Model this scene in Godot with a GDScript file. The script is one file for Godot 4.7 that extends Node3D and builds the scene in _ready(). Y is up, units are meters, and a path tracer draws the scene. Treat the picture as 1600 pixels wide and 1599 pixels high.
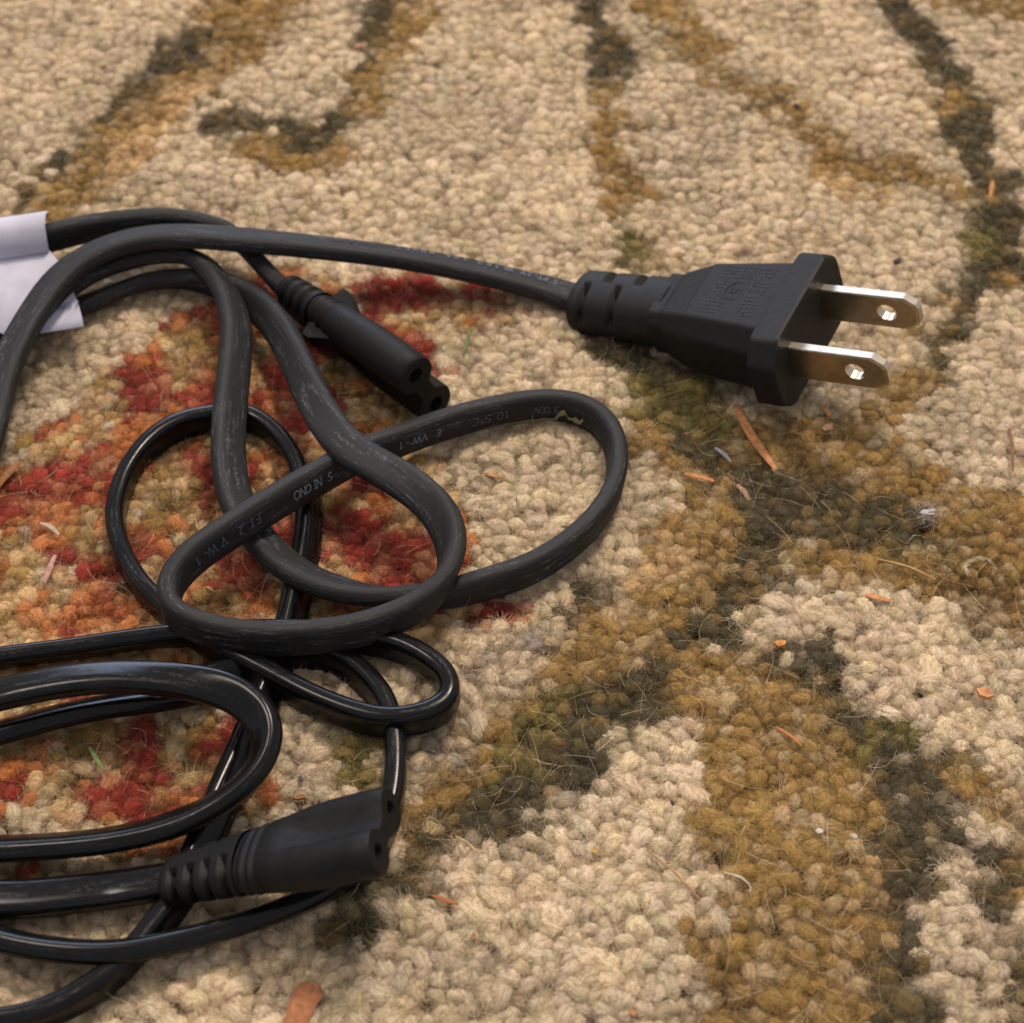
extends Node3D
# All lengths below are millimetres, turned into metres by K when a vertex is written.
const K := 0.001
var rng := RandomNumberGenerator.new()
var taken := {}

# control points of the two cords: x, height, z, turn of the wide side in degrees
const MATTE_CORD := [
	[17.3, 3.0, -42.5, 8], [14.0, 1.9, -44.4, 8], [12.0, 1.2, -45.7, 8], [7.1, 2.2, -47.2, -6], [0.0, 3.0, -49.1, -14], [-10.5, 5.0, -50.3, -18], [-20.9, 7.0, -50.6, -18], 
	[-31.1, 9.0, -50.1, -16], [-41.4, 10.0, -50.5, -14], [-51.9, 10.0, -51.8, -12], [-60.3, 9.5, -51.8, -12], [-67.2, 9.0, -48.9, -14], [-72.3, 8.0, -43.9, -12], 
	[-75.3, 7.0, -36.6, -18], [-77.4, 6.0, -28.7, -18], [-78.5, 5.0, -20.3, -10], [-78.7, 4.0, -10.5, 20], [-81.1, 2.5, -0.2, 20], [-87.0, 2.0, 6.9, 20], 
	[-96.8, 2.0, 0.7, 20], [-101.2, 2.0, -12.6, 30], [-95.1, 2.0, -19.5, 30], [-87.2, 2.2, -19.3, 30], [-82.0, 2.5, -23.3, 30], [-79.8, 3.0, -30.1, 30], [-77.0, 3.5, -37.4, 30], 
	[-73.5, 4.0, -44.0, 30], [-69.0, 4.5, -48.9, 30], [-64.1, 5.0, -51.3, 30], [-57.9, 5.5, -52.5, 40], [-51.9, 6.0, -51.2, 45], [-46.6, 6.2, -44.1, 50], 
	[-43.5, 6.0, -35.0, 45], [-42.7, 5.6, -25.0, 45], [-42.4, 5.5, -14.5, 45], [-41.5, 5.2, -5.3, 40], [-39.6, 4.6, 2.5, 30], [-35.8, 4.0, 9.1, 25], [-30.3, 3.6, 14.8, 25], 
	[-23.9, 3.4, 18.0, 30], [-17.2, 3.2, 19.2, 50], [-9.7, 3.0, 18.6, 80], [-3.6, 3.0, 16.6, 90], [2.7, 3.0, 13.8, 90], [8.6, 3.0, 8.8, 88], [13.2, 3.0, 2.4, 85], 
	[15.5, 3.0, -4.9, 82], [15.2, 3.0, -12.2, 82], [11.9, 3.0, -17.6, 85], [5.9, 3.0, -19.6, 90], [-1.9, 3.2, -18.1, 92], [-9.6, 4.0, -14.4, 92], [-17.1, 5.0, -9.5, 90], 
	[-22.5, 5.6, -5.9, 85], [-27.7, 6.5, -0.8, 80], [-33.4, 8.0, 5.7, 80], [-38.9, 9.0, 12.1, 80], [-43.6, 9.0, 17.0, 80], [-46.1, 8.5, 21.6, 85], [-45.4, 7.5, 25.4, 90], 
	[-41.1, 6.6, 27.6, 90], [-34.5, 6.0, 28.6, 90], [-27.3, 6.0, 28.6, 92], [-20.5, 6.0, 27.3, 92], [-14.2, 6.0, 24.3, 90], [-9.6, 7.0, 20.3, 80], [-8.2, 7.5, 14.3, 60], 
	[-10.0, 8.0, 8.1, 40], [-14.0, 9.0, 3.8, 25], [-19.0, 9.5, 0.2, 12], [-23.3, 9.5, -3.3, 14], [-26.9, 9.0, -9.0, 22], [-30.3, 8.0, -17.1, 40], [-33.4, 7.0, -25.6, 50], 
	[-36.6, 6.0, -33.5, 55], [-40.2, 5.0, -39.7, 62], [-44.6, 4.0, -44.8, 75], [-49.8, 3.0, -48.5, 110], [-55.4, 2.4, -50.2, 130], [-60.6, 2.2, -49.6, 138], 
	[-65.5, 2.0, -46.9, 140], [-70.4, 1.4, -44.4, 150], [-74.8, 1.0, -42.2, 165], [-79.5, 1.0, -39.7, 168], [-85.1, 1.4, -37.2, 165], [-93.8, 2.4, -36.0, 150], 
	[-105.2, 3.5, -41.8, 130], [-110.7, 4.0, -51.7, 110], [-105.4, 5.0, -57.1, 100], [-96.0, 6.0, -54.2, 90], [-87.7, 7.0, -50.8, 75], [-81.6, 7.5, -52.0, 80], 
	[-75.6, 7.8, -54.3, 80], [-69.6, 8.0, -56.4, 75], [-63.5, 8.0, -57.9, 70], [-57.9, 7.6, -58.9, 70], [-53.2, 7.0, -59.0, 68], [-49.1, 6.4, -58.2, 66], 
	[-45.6, 5.8, -56.5, 66], [-38.1, 4.8, -46.2, 66], [-35.4, 5.0, -43.2, 66], [-33.3, 5.1, -41.0, 66], 
]
const GLOSSY_CORD := [
	[-36.6, 5.4, 64.2, -16], [-39.8, 4.0, 64.1, -16], [-47.2, 2.4, 64.6, 0], [-51.7, 2.4, 65.2, 0], [-57.0, 2.4, 65.9, 0], [-61.6, 2.4, 66.1, 0], [-67.0, 2.4, 66.0, 10], 
	[-73.4, 2.5, 64.9, 20], [-76.7, 2.6, 62.3, 30], [-74.5, 2.8, 60.1, 40], [-68.2, 3.0, 59.8, 40], [-62.7, 3.2, 59.5, 40], [-57.2, 3.5, 59.4, 42], [-50.9, 4.0, 59.1, 42], 
	[-45.5, 4.4, 58.2, 40], [-40.5, 5.0, 56.7, 35], [-36.1, 5.6, 54.5, 46], [-32.5, 6.2, 51.1, 50], [-30.9, 7.0, 47.1, 50], [-31.8, 7.8, 43.1, 45], [-35.2, 8.3, 40.0, 32], 
	[-39.4, 8.6, 38.5, 14], [-44.4, 8.8, 37.7, -2], [-50.4, 8.8, 37.3, -10], [-56.0, 8.6, 37.6, -10], [-60.9, 8.2, 38.3, -10], [-65.8, 7.6, 39.2, -10], [-71.7, 6.0, 40.0, -5], 
	[-80.5, 4.0, 40.1, -5], [-86.7, 3.0, 36.2, 10], [-84.7, 2.2, 31.6, 30], [-76.5, 1.8, 30.0, 50], [-69.1, 1.8, 28.7, 60], [-59.8, 1.8, 27.2, 60], [-50.5, 1.8, 25.4, 60], 
	[-42.8, 1.8, 24.7, 70], [-34.9, 2.0, 24.6, 80], [-27.0, 2.2, 25.0, 90], [-20.8, 2.6, 26.0, 90], [-15.8, 3.0, 27.6, 90], [-12.4, 3.2, 29.6, 90], [-9.5, 3.4, 32.3, 90], 
	[-8.2, 3.6, 35.2, 90], [-8.6, 3.6, 37.9, 90], [-11.2, 3.6, 39.9, 90], [-16.2, 3.4, 40.7, 90], [-21.5, 3.2, 39.0, 90], [-26.9, 3.0, 36.2, 90], [-32.6, 2.6, 32.3, 90], 
	[-39.8, 2.2, 27.5, 90], [-46.2, 1.8, 22.2, 90], [-51.2, 1.6, 16.8, 90], [-53.7, 1.6, 13.0, 90], [-55.7, 1.6, 9.0, 90], [-57.2, 1.6, 4.3, 90], [-57.6, 1.7, -0.3, 90], 
	[-56.8, 1.8, -6.2, 90], [-54.5, 2.0, -11.6, 90], [-50.8, 2.1, -15.5, 90], [-46.1, 2.0, -17.3, 90], [-40.8, 1.8, -17.9, 90], [-36.1, 1.8, -14.6, 80], [-31.9, 1.7, -8.5, 70], 
	[-29.6, 1.6, 0.3, 60], [-29.3, 1.5, 9.6, 60], [-30.1, 1.4, 18.4, 60], [-31.0, 1.4, 27.5, 60], [-32.9, 1.4, 35.5, 60], [-34.7, 1.4, 43.8, 50], [-36.4, 1.4, 50.2, 45], 
	[-37.7, 1.5, 55.7, 45], [-39.1, 1.6, 60.8, 60], [-40.6, 1.6, 65.8, 75], [-42.0, 1.6, 68.6, 85], [-43.9, 1.6, 71.6, 92], [-46.2, 1.7, 75.1, 92], [-49.4, 1.8, 78.1, 92], 
	[-53.5, 2.0, 80.7, 96], [-58.6, 2.2, 81.9, 105], [-64.5, 2.2, 81.3, 120], [-71.2, 2.2, 78.1, 140], [-73.1, 2.2, 73.2, 180], [-70.0, 2.4, 69.9, 215], [-64.6, 2.6, 70.0, 232], 
	[-60.4, 2.8, 71.7, 235], [-55.6, 3.0, 72.9, 235], [-50.2, 3.2, 73.6, 235], [-45.0, 3.2, 73.4, 235], [-40.5, 3.1, 72.3, 235], [-35.9, 3.0, 71.0, 235], 
	[-29.1, 2.6, 68.3, 240], [-23.4, 2.2, 65.3, 250], [-19.2, 2.0, 61.8, 260], [-16.1, 1.8, 56.6, 270], [-15.0, 1.8, 50.9, 270], [-14.9, 1.9, 45.6, 270], 
	[-15.5, 2.0, 40.7, 265], [-16.9, 2.0, 36.5, 260], [-19.2, 1.8, 33.0, 255], [-22.7, 1.5, 29.3, 255], [-26.9, 1.4, 27.7, 255], [-32.0, 1.4, 28.6, 250], 
	[-36.9, 1.6, 30.9, 240], [-41.7, 2.2, 33.6, 200], [-45.6, 2.6, 35.7, 160], [-50.4, 2.8, 37.0, 145], [-56.0, 3.0, 38.4, 142], [-61.6, 3.0, 40.2, 142], 
	[-66.2, 3.0, 41.9, 142], [-72.4, 3.0, 43.9, 150], [-80.2, 3.0, 45.9, 170], [-89.9, 2.4, 47.0, 200], [-99.3, 2.2, 48.3, 190], 
]
# the rug's woven pattern: yarn colour, width, points x z
const PATTERN := [
	["M", 25.2, [-47.9, -33.4, -58.6, -16.0, -69.4, 0.1, -69.4, 19.5]],
	["M", 31.9, [-36.9, -24.5, -44.7, -5.1, -55.2, 7.6, -61.9, 21.8]],
	["M", 25.7, [-28.6, -33.4, -22.8, -5.1, -18.4, 7.6]],
	["M", 24.7, [-35.4, 2.6, -37.8, 16.0, -53.4, 19.5]],
	["M", 16.7, [-66.2, 27.4, -52.3, 27.4, -33.3, 25.2]],
	["M", 17.3, [-63.4, 42.3, -51.3, 45.3, -38.9, 45.3]],
	["M", 7.9, [-49.7, 55.9, -40.3, 54.0, -32.8, 48.3]],
	["M", 5.9, [-63.0, 61.5, -56.5, 62.8]],
	["M", 11.8, [-40.5, -52.4, -25.3, -47.5, -4.2, -48.3]],
	["M", 7.2, [-12.5, 17.2, 0.0, 17.8]],
	["T", 4.0, [-18.4, 25.2, -10.6, 21.3]],
	["R", 8.0, [-23.3, -49.9, -17.0, -50.8]],
	["R", 5.0, [-11.7, -50.4, -2.6, -48.1]],
	["R", 8.6, [-49.0, -42.7, -47.6, -30.4, -44.6, -21.6]],
	["R", 7.2, [-58.0, -28.9, -55.3, -23.8]],
	["R", 8.6, [-67.7, -6.5, -62.6, -10.5]],
	["R", 5.0, [-69.2, -3.8, -66.5, -5.1]],
	["R", 6.7, [-73.4, -1.2, -71.1, -3.8]],
	["R", 6.8, [-48.0, -13.2, -45.0, -7.8]],
	["R", 7.1, [-34.5, -31.9, -32.5, -18.8]],
	["R", 9.1, [-25.1, 3.9, -18.5, 6.4, -12.8, 8.8]],
	["R", 6.3, [-18.2, 11.3, -10.9, 13.1]],
	["R", 3.5, [-5.4, 17.2, 0.0, 17.4]],
	["R", 8.3, [-40.2, 10.1, -37.4, 15.4]],
	["R", 5.9, [-34.4, 3.2, -33.2, 6.4]],
	["R", 5.3, [-59.7, 10.7, -55.0, 8.8]],
	["R", 8.1, [-50.9, 42.3, -48.0, 48.3, -46.7, 51.7]],
	["R", 4.6, [-38.0, 38.2, -36.0, 41.3]],
	["R", 3.7, [-62.8, 62.4, -58.1, 62.8]],
	["R", 6.1, [-71.2, 19.5, -67.9, 18.4]],
	["R", 5.7, [-29.8, -36.4, -21.0, -45.9]],
	["R", 6.0, [-42.7, -52.4, -39.3, -50.8]],
	["R", 5.0, [-16.5, -38.0, -14.2, -31.9]],
	["R", 4.3, [-73.3, 8.8, -71.0, 6.4]],
	["O", 6.4, [-54.5, -21.6, -58.4, -14.6]],
	["O", 6.5, [-69.2, 1.3, -66.9, 3.9]],
	["O", 7.1, [-51.1, 17.2, -41.8, 19.5]],
	["O", 6.0, [-63.2, 19.5, -54.9, 21.3]],
	["O", 4.1, [-63.7, 45.3, -58.9, 44.3]],
	["O", 4.4, [-44.9, 55.9, -41.1, 54.0]],
	["O", 5.4, [-36.0, 49.2, -32.9, 47.3]],
	["O", 6.7, [-34.9, -13.2, -31.4, -5.1]],
	["O", 5.2, [-34.8, 18.4, -33.4, 14.9]],
	["O", 5.4, [-49.7, 0.1, -50.0, 5.1]],
	["O", 4.6, [-9.0, 13.7, -9.9, 16.0]],
	["G", 4.5, [-49.7, -14.6, -49.9, -9.1]],
	["G", 4.3, [-48.5, -5.1, -50.3, 2.6]],
	["G", 4.1, [-42.2, 16.0, -39.3, 18.4]],
	["G", 4.2, [-44.2, 42.3, -43.1, 38.2, -42.9, 46.3]],
	["G", 4.4, [-60.2, 5.1, -63.8, 0.1]],
	["K", 4.5, [-18.9, 40.2, -17.7, 47.8]],
	["G", 3.7, [-55.6, 44.3, -54.6, 40.2]],
	["G", 6.4, [-51.0, -33.4, -50.7, -39.5]],
	["G", 4.7, [-26.1, -27.4, -19.7, -20.2]],
	["D", 7.0, [-55.6, -138.8, -63.3, -123.8, -70.1, -106.4, -75.6, -91.8, -80.0, -80.3, -86.7, -67.9]],
	["G", 10.6, [-47.4, -140.0, -54.7, -119.3, -63.2, -108.5, -68.8, -97.2, -74.8, -83.5, -79.6, -71.4, -84.6, -65.7]],
	["G", 12.7, [-56.8, -132.9, -46.5, -144.8]],
	["T", 6.2, [-57.3, -114.9, -65.8, -97.2, -71.8, -82.5]],
	["D", 6.7, [-25.6, -140.0, -26.3, -128.3, -27.0, -118.2, -29.4, -106.4, -32.3, -97.2, -33.9, -91.2]],
	["G", 8.5, [-17.9, -140.0, -21.2, -127.2, -26.1, -112.8, -27.4, -103.3]],
	["D", 6.9, [-53.5, -97.2, -50.2, -99.8, -44.8, -98.2, -39.1, -93.8, -34.0, -95.2]],
	["G", 7.5, [-49.3, -90.6, -42.7, -88.3, -36.7, -86.0, -31.3, -89.8]],
	["D", 8.5, [12.9, -142.4, 17.1, -132.9, 19.2, -123.8, 18.8, -113.2]],
	["G", 7.0, [16.6, -108.5, 18.0, -100.2, 16.8, -90.2, 18.8, -81.6, 20.9, -77.8]],
	["G", 4.9, [20.8, -76.9, 17.6, -72.3]],
	["K", 6.0, [19.8, -65.2, 21.1, -59.1]],
	["G", 4.1, [23.8, -59.1, 25.9, -57.4]],
	["G", 9.5, [27.0, -142.4, 32.9, -134.1, 36.1, -126.0]],
	["G", 6.4, [34.0, -130.6, 38.0, -117.1, 43.8, -107.5, 49.7, -106.4]],
	["G", 5.3, [49.7, -106.4, 54.2, -96.2]],
	["G", 7.9, [54.2, -96.2, 58.0, -90.6, 61.7, -83.5]],
	["G", 7.7, [61.7, -83.5, 68.0, -84.1, 74.5, -81.6]],
	["T", 4.4, [56.5, -78.8, 67.6, -76.9]],
	["D", 8.3, [76.8, -140.0, 81.6, -129.4, 82.2, -118.2, 84.5, -106.4, 83.9, -96.2]],
	["D", 8.7, [82.5, -98.2, 83.0, -94.2, 84.1, -87.3, 87.1, -78.8, 85.7, -71.4]],
	["G", 5.2, [77.7, -76.9, 82.7, -73.3, 88.7, -69.6]],
	["D", 8.3, [84.7, -72.3, 83.0, -66.1, 83.2, -60.9, 86.0, -55.8]],
	["K", 5.4, [80.0, -64.3, 79.7, -54.1]],
	["G", 10.6, [87.5, -142.4, 101.5, -135.2]],
	["G", 5.7, [83.9, -106.4, 82.8, -103.3]],
	["G", 6.5, [80.3, -54.1, 74.6, -45.9, 68.8, -39.5]],
	["D", 5.2, [80.0, -55.8, 73.0, -42.7, 67.3, -33.4, 67.3, -27.4]],
	["G", 5.8, [64.8, -30.4, 60.9, -24.5, 57.3, -20.2]],
	["D", 8.6, [16.4, -36.4, 24.2, -28.9, 29.7, -21.6]],
	["K", 12.8, [24.0, -24.5, 30.2, -14.6, 33.5, -7.8]],
	["G", 6.9, [20.4, -14.6, 25.1, -10.5]],
	["D", 6.9, [28.1, -13.2, 33.7, -10.5]],
	["G", 12.6, [39.9, -14.6, 50.1, -10.5, 61.2, -7.1]],
	["G", 5.9, [57.5, -21.6, 52.0, -17.4, 48.7, -14.6]],
	["D", 12.2, [36.9, -3.2, 46.0, -0.6, 54.1, 2.0, 63.5, 2.0]],
	["D", 5.3, [63.5, 2.0, 70.1, 6.4]],
	["G", 9.9, [62.8, 0.1, 78.8, 0.1]],
	["G", 11.7, [68.0, 7.6, 77.0, 8.8]],
	["G", 8.7, [48.4, 10.1, 58.2, 11.9, 65.0, 14.3, 71.9, 16.0]],
	["B", 4.5, [61.1, 16.0, 67.8, 19.0]],
	["G", 6.3, [40.4, 8.6, 49.3, 10.1]],
	["G", 9.8, [27.5, -3.8, 24.0, 6.4, 20.7, 16.0, 14.1, 24.1]],
	["T", 6.3, [23.9, 7.6, 20.0, 12.5]],
	["G", 8.5, [14.1, 24.1, 6.9, 29.6, 4.2, 36.1, -2.5, 43.3, -8.2, 49.2]],
	["G", 7.0, [-9.0, 50.2, -12.0, 56.9, -15.8, 61.5]],
	["G", 9.1, [13.9, 28.6, 21.2, 21.8]],
	["G", 10.3, [29.3, -2.5, 32.5, 3.9, 30.0, 12.5]],
	["D", 6.7, [39.1, -1.2, 35.6, 10.1]],
	["D", 7.2, [35.7, 8.8, 31.5, 16.0, 25.0, 25.2, 18.9, 32.4, 12.3, 37.1, 6.7, 43.3, 0.0, 50.2, -5.6, 54.5]],
	["D", 5.9, [-5.6, 54.5, -11.9, 59.2, -18.7, 64.1, -22.2, 70.2]],
	["K", 4.6, [5.1, 35.0, 2.5, 41.3, -0.8, 45.3]],
	["D", 3.6, [12.2, 14.3, 7.6, 20.1]],
	["P", 2.9, [3.5, 23.0, -5.2, 29.6]],
	["P", 3.7, [-11.7, 41.3, -9.1, 45.3]],
	["G", 13.9, [28.3, 32.9, 31.0, 41.3, 30.5, 55.0]],
	["G", 13.8, [34.1, 35.0, 39.9, 43.3, 41.0, 55.0]],
	["G", 14.9, [31.3, 55.0, 33.4, 65.9, 32.6, 80.9, 31.9, 87.2]],
	["G", 9.2, [43.6, 53.1, 42.0, 65.9, 40.0, 80.9]],
	["G", 6.2, [25.2, 71.1, 25.8, 82.6]],
	["T", 4.2, [45.8, 60.5, 45.7, 66.8]],
	["D", 5.1, [41.2, 25.2, 43.7, 32.9, 45.6, 38.2, 49.8, 44.3]],
	["D", 6.4, [49.1, 43.3, 52.7, 46.8, 56.6, 43.3]],
	["D", 5.4, [51.7, 48.3, 50.3, 56.9, 48.0, 64.1, 45.6, 72.8, 46.4, 82.6]],
	["K", 4.1, [49.0, 38.2, 45.8, 43.3]],
	["G", 6.2, [58.2, 48.3, 66.5, 52.1]],
	["D", 4.1, [60.6, 57.8, 59.7, 66.8, 60.0, 72.8, 58.9, 82.6]],
	["G", 3.4, [63.6, 58.7, 62.9, 64.1]],
	["D", 3.4, [54.0, 54.0, 51.5, 59.6]],
	["L", 4.2, [54.8, 58.7, 54.7, 64.1, 55.5, 72.8]],
	["D", 2.9, [38.7, 24.1, 36.5, 28.6]],
	["G", 7.6, [-92.4, -55.8, -97.3, -39.5]],
	["D", 6.4, [-95.3, -59.1, -102.2, -42.7]],
	["G", 8.6, [74.7, 24.1, 81.0, 35.0]],
	["D", 4.5, [59.9, 84.9, 60.5, 92.5]],
	["G", 14.7, [31.9, 87.2, 28.1, 96.2]],
	["D", 6.2, [88.9, -49.1, 91.8, -33.4]],
	["R", 8.0, [-78.1, 12.5, -81.4, 21.8]],
	["O", 7.2, [-74.7, 40.2, -70.5, 48.3]],
	["M", 24.2, [-78.1, 12.5, -75.6, 40.2]],
]
# crumbs on the rug: shape, name, label, category, colour, points, width
const CRUMBS := [
	["sliver", "wood_sliver", "long tan wood sliver lying on dark wool in front of the plug", "sliver", Color("cc8d58"), [Vector3(34.5, 0.6, -22.1), Vector3(36.2, 0.6, -15.4), Vector3(37.8, 0.6, -11.5), Vector3(39.5, 0.6, -7.9)], 1.43],
	["sliver", "leaf_sliver", "short curved orange sliver between the cord loop and the long tan sliver", "sliver", Color("cf8b52"), [Vector3(25.8, 0.6, -7.2), Vector3(27.8, 0.6, -6.1), Vector3(30.0, 0.6, -5.6)], 0.95],
	["sliver", "leaf_sliver", "tiny bright orange sliver just below the lower plug blade", "sliver", Color("cf8a58"), [Vector3(47.9, 0.6, -21.8), Vector3(48.9, 0.6, -19.4)], 0.80],
	["flake", "dry_leaf_flake", "dull pinkish brown flake on the rug below the lower plug blade", "flake", Color("9a7358"), [Vector3(48.1, 0.6, -16.7)], 2.94],
	["sliver", "plastic_rod", "small grey plastic rod beside the long tan sliver", "plastic bit", Color("8d8d98"), [Vector3(30.7, 0.6, -12.6), Vector3(32.9, 0.6, -9.5)], 0.70],
	["sliver", "bark_sliver", "pale pinkish sliver on dark wool left of the golden patch", "sliver", Color("a98468"), [Vector3(33.4, 0.6, -4.8), Vector3(34.9, 0.6, -1.7)], 0.94],
	["sliver", "pine_needle", "thin rust brown needle lying on beige wool near the right edge", "needle", Color("8a5a36"), [Vector3(76.0, 0.6, -16.7), Vector3(75.5, 0.6, -12.3), Vector3(74.8, 0.6, -7.7)], 0.53],
	["fluff", "lint_tuft", "loose white lint tuft with a shiny bit on the dark wool band", "lint", Color("c9c8cc"), [Vector3(60.7, 0.6, 1.4)], 4.87],
	["ring", "fibre_curl", "pale curled fibre shaped like a ring on golden wool at right", "fibre", Color("c8b493"), [Vector3(66.2, 0.6, 12.2)], 4.00],
	["sliver", "straw", "long thin straw lying across the golden wool beside the curled fibre", "straw", Color("c29a62"), [Vector3(52.2, 0.6, 9.9), Vector3(56.3, 0.6, 11.6), Vector3(59.8, 0.6, 13.7)], 0.41],
	["sliver", "leaf_sliver", "orange sliver lying below the long straw on golden wool", "sliver", Color("d6955c"), [Vector3(49.5, 0.6, 16.5), Vector3(51.1, 0.6, 17.4), Vector3(52.9, 0.6, 17.7)], 0.89],
	["flake", "leaf_flake", "small orange flake on the dark diagonal band of the rug", "flake", Color("dd9a50"), [Vector3(36.7, 0.6, 25.3)], 1.75],
	["flake", "leaf_flake", "squarish bright orange flake on beige wool near the right edge", "flake", Color("e0a06c"), [Vector3(63.0, 0.6, 34.0)], 2.31],
	["sliver", "pine_needle", "short orange needle lying across the golden patch", "needle", Color("c87d3e"), [Vector3(34.7, 0.6, 39.3), Vector3(36.1, 0.6, 40.7), Vector3(37.7, 0.6, 42.3)], 0.46],
	["flake", "paper_bit", "left one of two white paper bits on the golden patch", "paper bit", Color("d9cfc4"), [Vector3(38.5, 0.6, 55.4)], 1.29],
	["flake", "paper_bit", "right one of two white paper bits on the golden patch", "paper bit", Color("d6ccc0"), [Vector3(42.7, 0.6, 56.1)], 1.20],
	["sliver", "white_thread", "bent white thread lying on the golden patch", "thread", Color("c9c2b2"), [Vector3(26.1, 0.6, 61.3), Vector3(28.1, 0.6, 62.2), Vector3(29.2, 0.6, 63.3), Vector3(29.0, 0.6, 64.1)], 0.36],
	["sliver", "straw", "long straw on beige wool left of the golden patch", "straw", Color("b98d62"), [Vector3(16.7, 0.6, 58.0), Vector3(20.0, 0.6, 61.5), Vector3(23.3, 0.6, 65.7)], 0.36],
	["flake", "lint_speck", "tiny blue black speck on beige wool left of the golden patch", "speck", Color("2a3646"), [Vector3(20.4, 0.6, 51.2)], 1.06],
	["flake", "seed_husk", "tiny yellow husk on beige wool between dark bands", "husk", Color("d9b268"), [Vector3(10.3, 0.6, 58.2)], 1.20],
	["sliver", "straw", "short pale straw lying across the dark band right of the lower connector", "straw", Color("c0a878"), [Vector3(-7.0, 0.6, 56.1), Vector3(-5.7, 0.6, 57.1), Vector3(-4.3, 0.6, 58.4)], 0.43],
	["tongue", "dry_leaf", "large brown leaf piece at the bottom edge of the rug", "leaf", Color("b4764c"), [Vector3(-23.3, 0.6, 76.3), Vector3(-24.4, 0.6, 79.2), Vector3(-25.2, 0.6, 82.9)], 3.16],
	["flake", "seed", "small round orange brown seed above the lower connector", "seed", Color("b07c4c"), [Vector3(-27.0, 0.6, 50.3)], 1.80],
	["flake", "lint_speck", "elongated black speck on beige wool just above the plug blades", "speck", Color("2b2a33"), [Vector3(64.8, 0.6, -56.9)], 1.73],
	["flake", "lint_speck", "black speck on beige wool near the top, far above the plug", "speck", Color("24252e"), [Vector3(52.8, 0.6, -102.2)], 1.79],
	["sliver", "leaf_sliver", "upright orange sliver on the dark patch near the upper right edge", "sliver", Color("c68a48"), [Vector3(84.9, 0.6, -79.1), Vector3(83.6, 0.6, -74.3)], 0.92],
	["sliver", "grass_blade", "tiny green grass blade on beige wool right of the upper connector", "grass blade", Color("6e7f43"), [Vector3(-6.6, 0.6, -39.8), Vector3(-7.1, 0.6, -36.7), Vector3(-7.7, 0.6, -33.6)], 0.65],
	["sliver", "grass_blade", "tiny green grass blade inside the glossy cord loop", "grass blade", Color("7d9a5a"), [Vector3(-55.0, 0.6, 42.5), Vector3(-53.8, 0.6, 44.4), Vector3(-52.6, 0.6, 46.1)], 0.60],
	["sliver", "pine_needle", "thick brown needle piece at the left edge of the rug", "needle", Color("a06a38"), [Vector3(-76.3, 0.6, -4.3), Vector3(-75.1, 0.6, -6.9), Vector3(-73.9, 0.6, -9.6)], 1.37],
	["sliver", "bark_sliver", "pale pink sliver standing on orange wool at left", "sliver", Color("c4948a"), [Vector3(-65.9, 0.6, 14.4), Vector3(-65.5, 0.6, 12.0), Vector3(-65.3, 0.6, 9.1)], 0.90],
	["sliver", "straw", "short whitish straw lying on red wool at left", "straw", Color("c9b8a0"), [Vector3(-68.5, 0.6, 2.9), Vector3(-67.0, 0.6, 3.7), Vector3(-65.4, 0.6, 5.2)], 0.76],
	["sliver", "leaf_sliver", "faint orange sliver on beige wool below the lower connector", "sliver", Color("b8713f"), [Vector3(-9.7, 0.6, 64.5), Vector3(-8.1, 0.6, 65.4), Vector3(-6.5, 0.6, 65.6)], 0.63],
	["flake", "lint_speck", "small bluish grey speck above the orange brown seed", "speck", Color("6d7075"), [Vector3(-27.1, 0.6, 47.4)], 1.23],
	["flake", "leaf_flake", "pink flake on the dark band near the top edge", "flake", Color("c98d72"), [Vector3(-29.8, 0.6, -122.2)], 1.86],
	["sliver", "leaf_sliver", "orange sliver on beige wool inside the large matte cord loop", "sliver", Color("c48e58"), [Vector3(-4.0, 0.6, -7.1), Vector3(-2.7, 0.6, -6.4), Vector3(-1.3, 0.6, -6.4)], 0.78],
	["sliver", "wood_sliver", "tiny pale sliver inside the tight matte cord bend", "sliver", Color("c3a061"), [Vector3(-43.1, 0.6, 15.1), Vector3(-41.6, 0.6, 16.2)], 0.41],
	["flake", "leaf_flake", "brownish orange flake at the bottom edge, centre", "flake", Color("b9824c"), [Vector3(13.9, 0.6, 80.0)], 1.34],
	["flake", "leaf_flake", "small brown flake on beige wool left of the bottom centre", "flake", Color("a9764e"), [Vector3(-4.6, 0.6, 70.2)], 1.23],
	["sliver", "white_thread", "tiny white splinter beside the ribbed end of the lower connector", "thread", Color("d6c4b0"), [Vector3(-41.1, 0.6, 56.9), Vector3(-39.9, 0.6, 57.5)], 0.36],
]

var yarn := {
	"L": Color("d8c3a2"), "G": Color("a08049"), "D": Color("595039"), "K": Color("7d713f"), "R": Color("9e3d2f"),
	"O": Color("bd7642"), "T": Color("cdaa78"), "B": Color("7d5f34"), "P": Color("a59789"),
}


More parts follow.
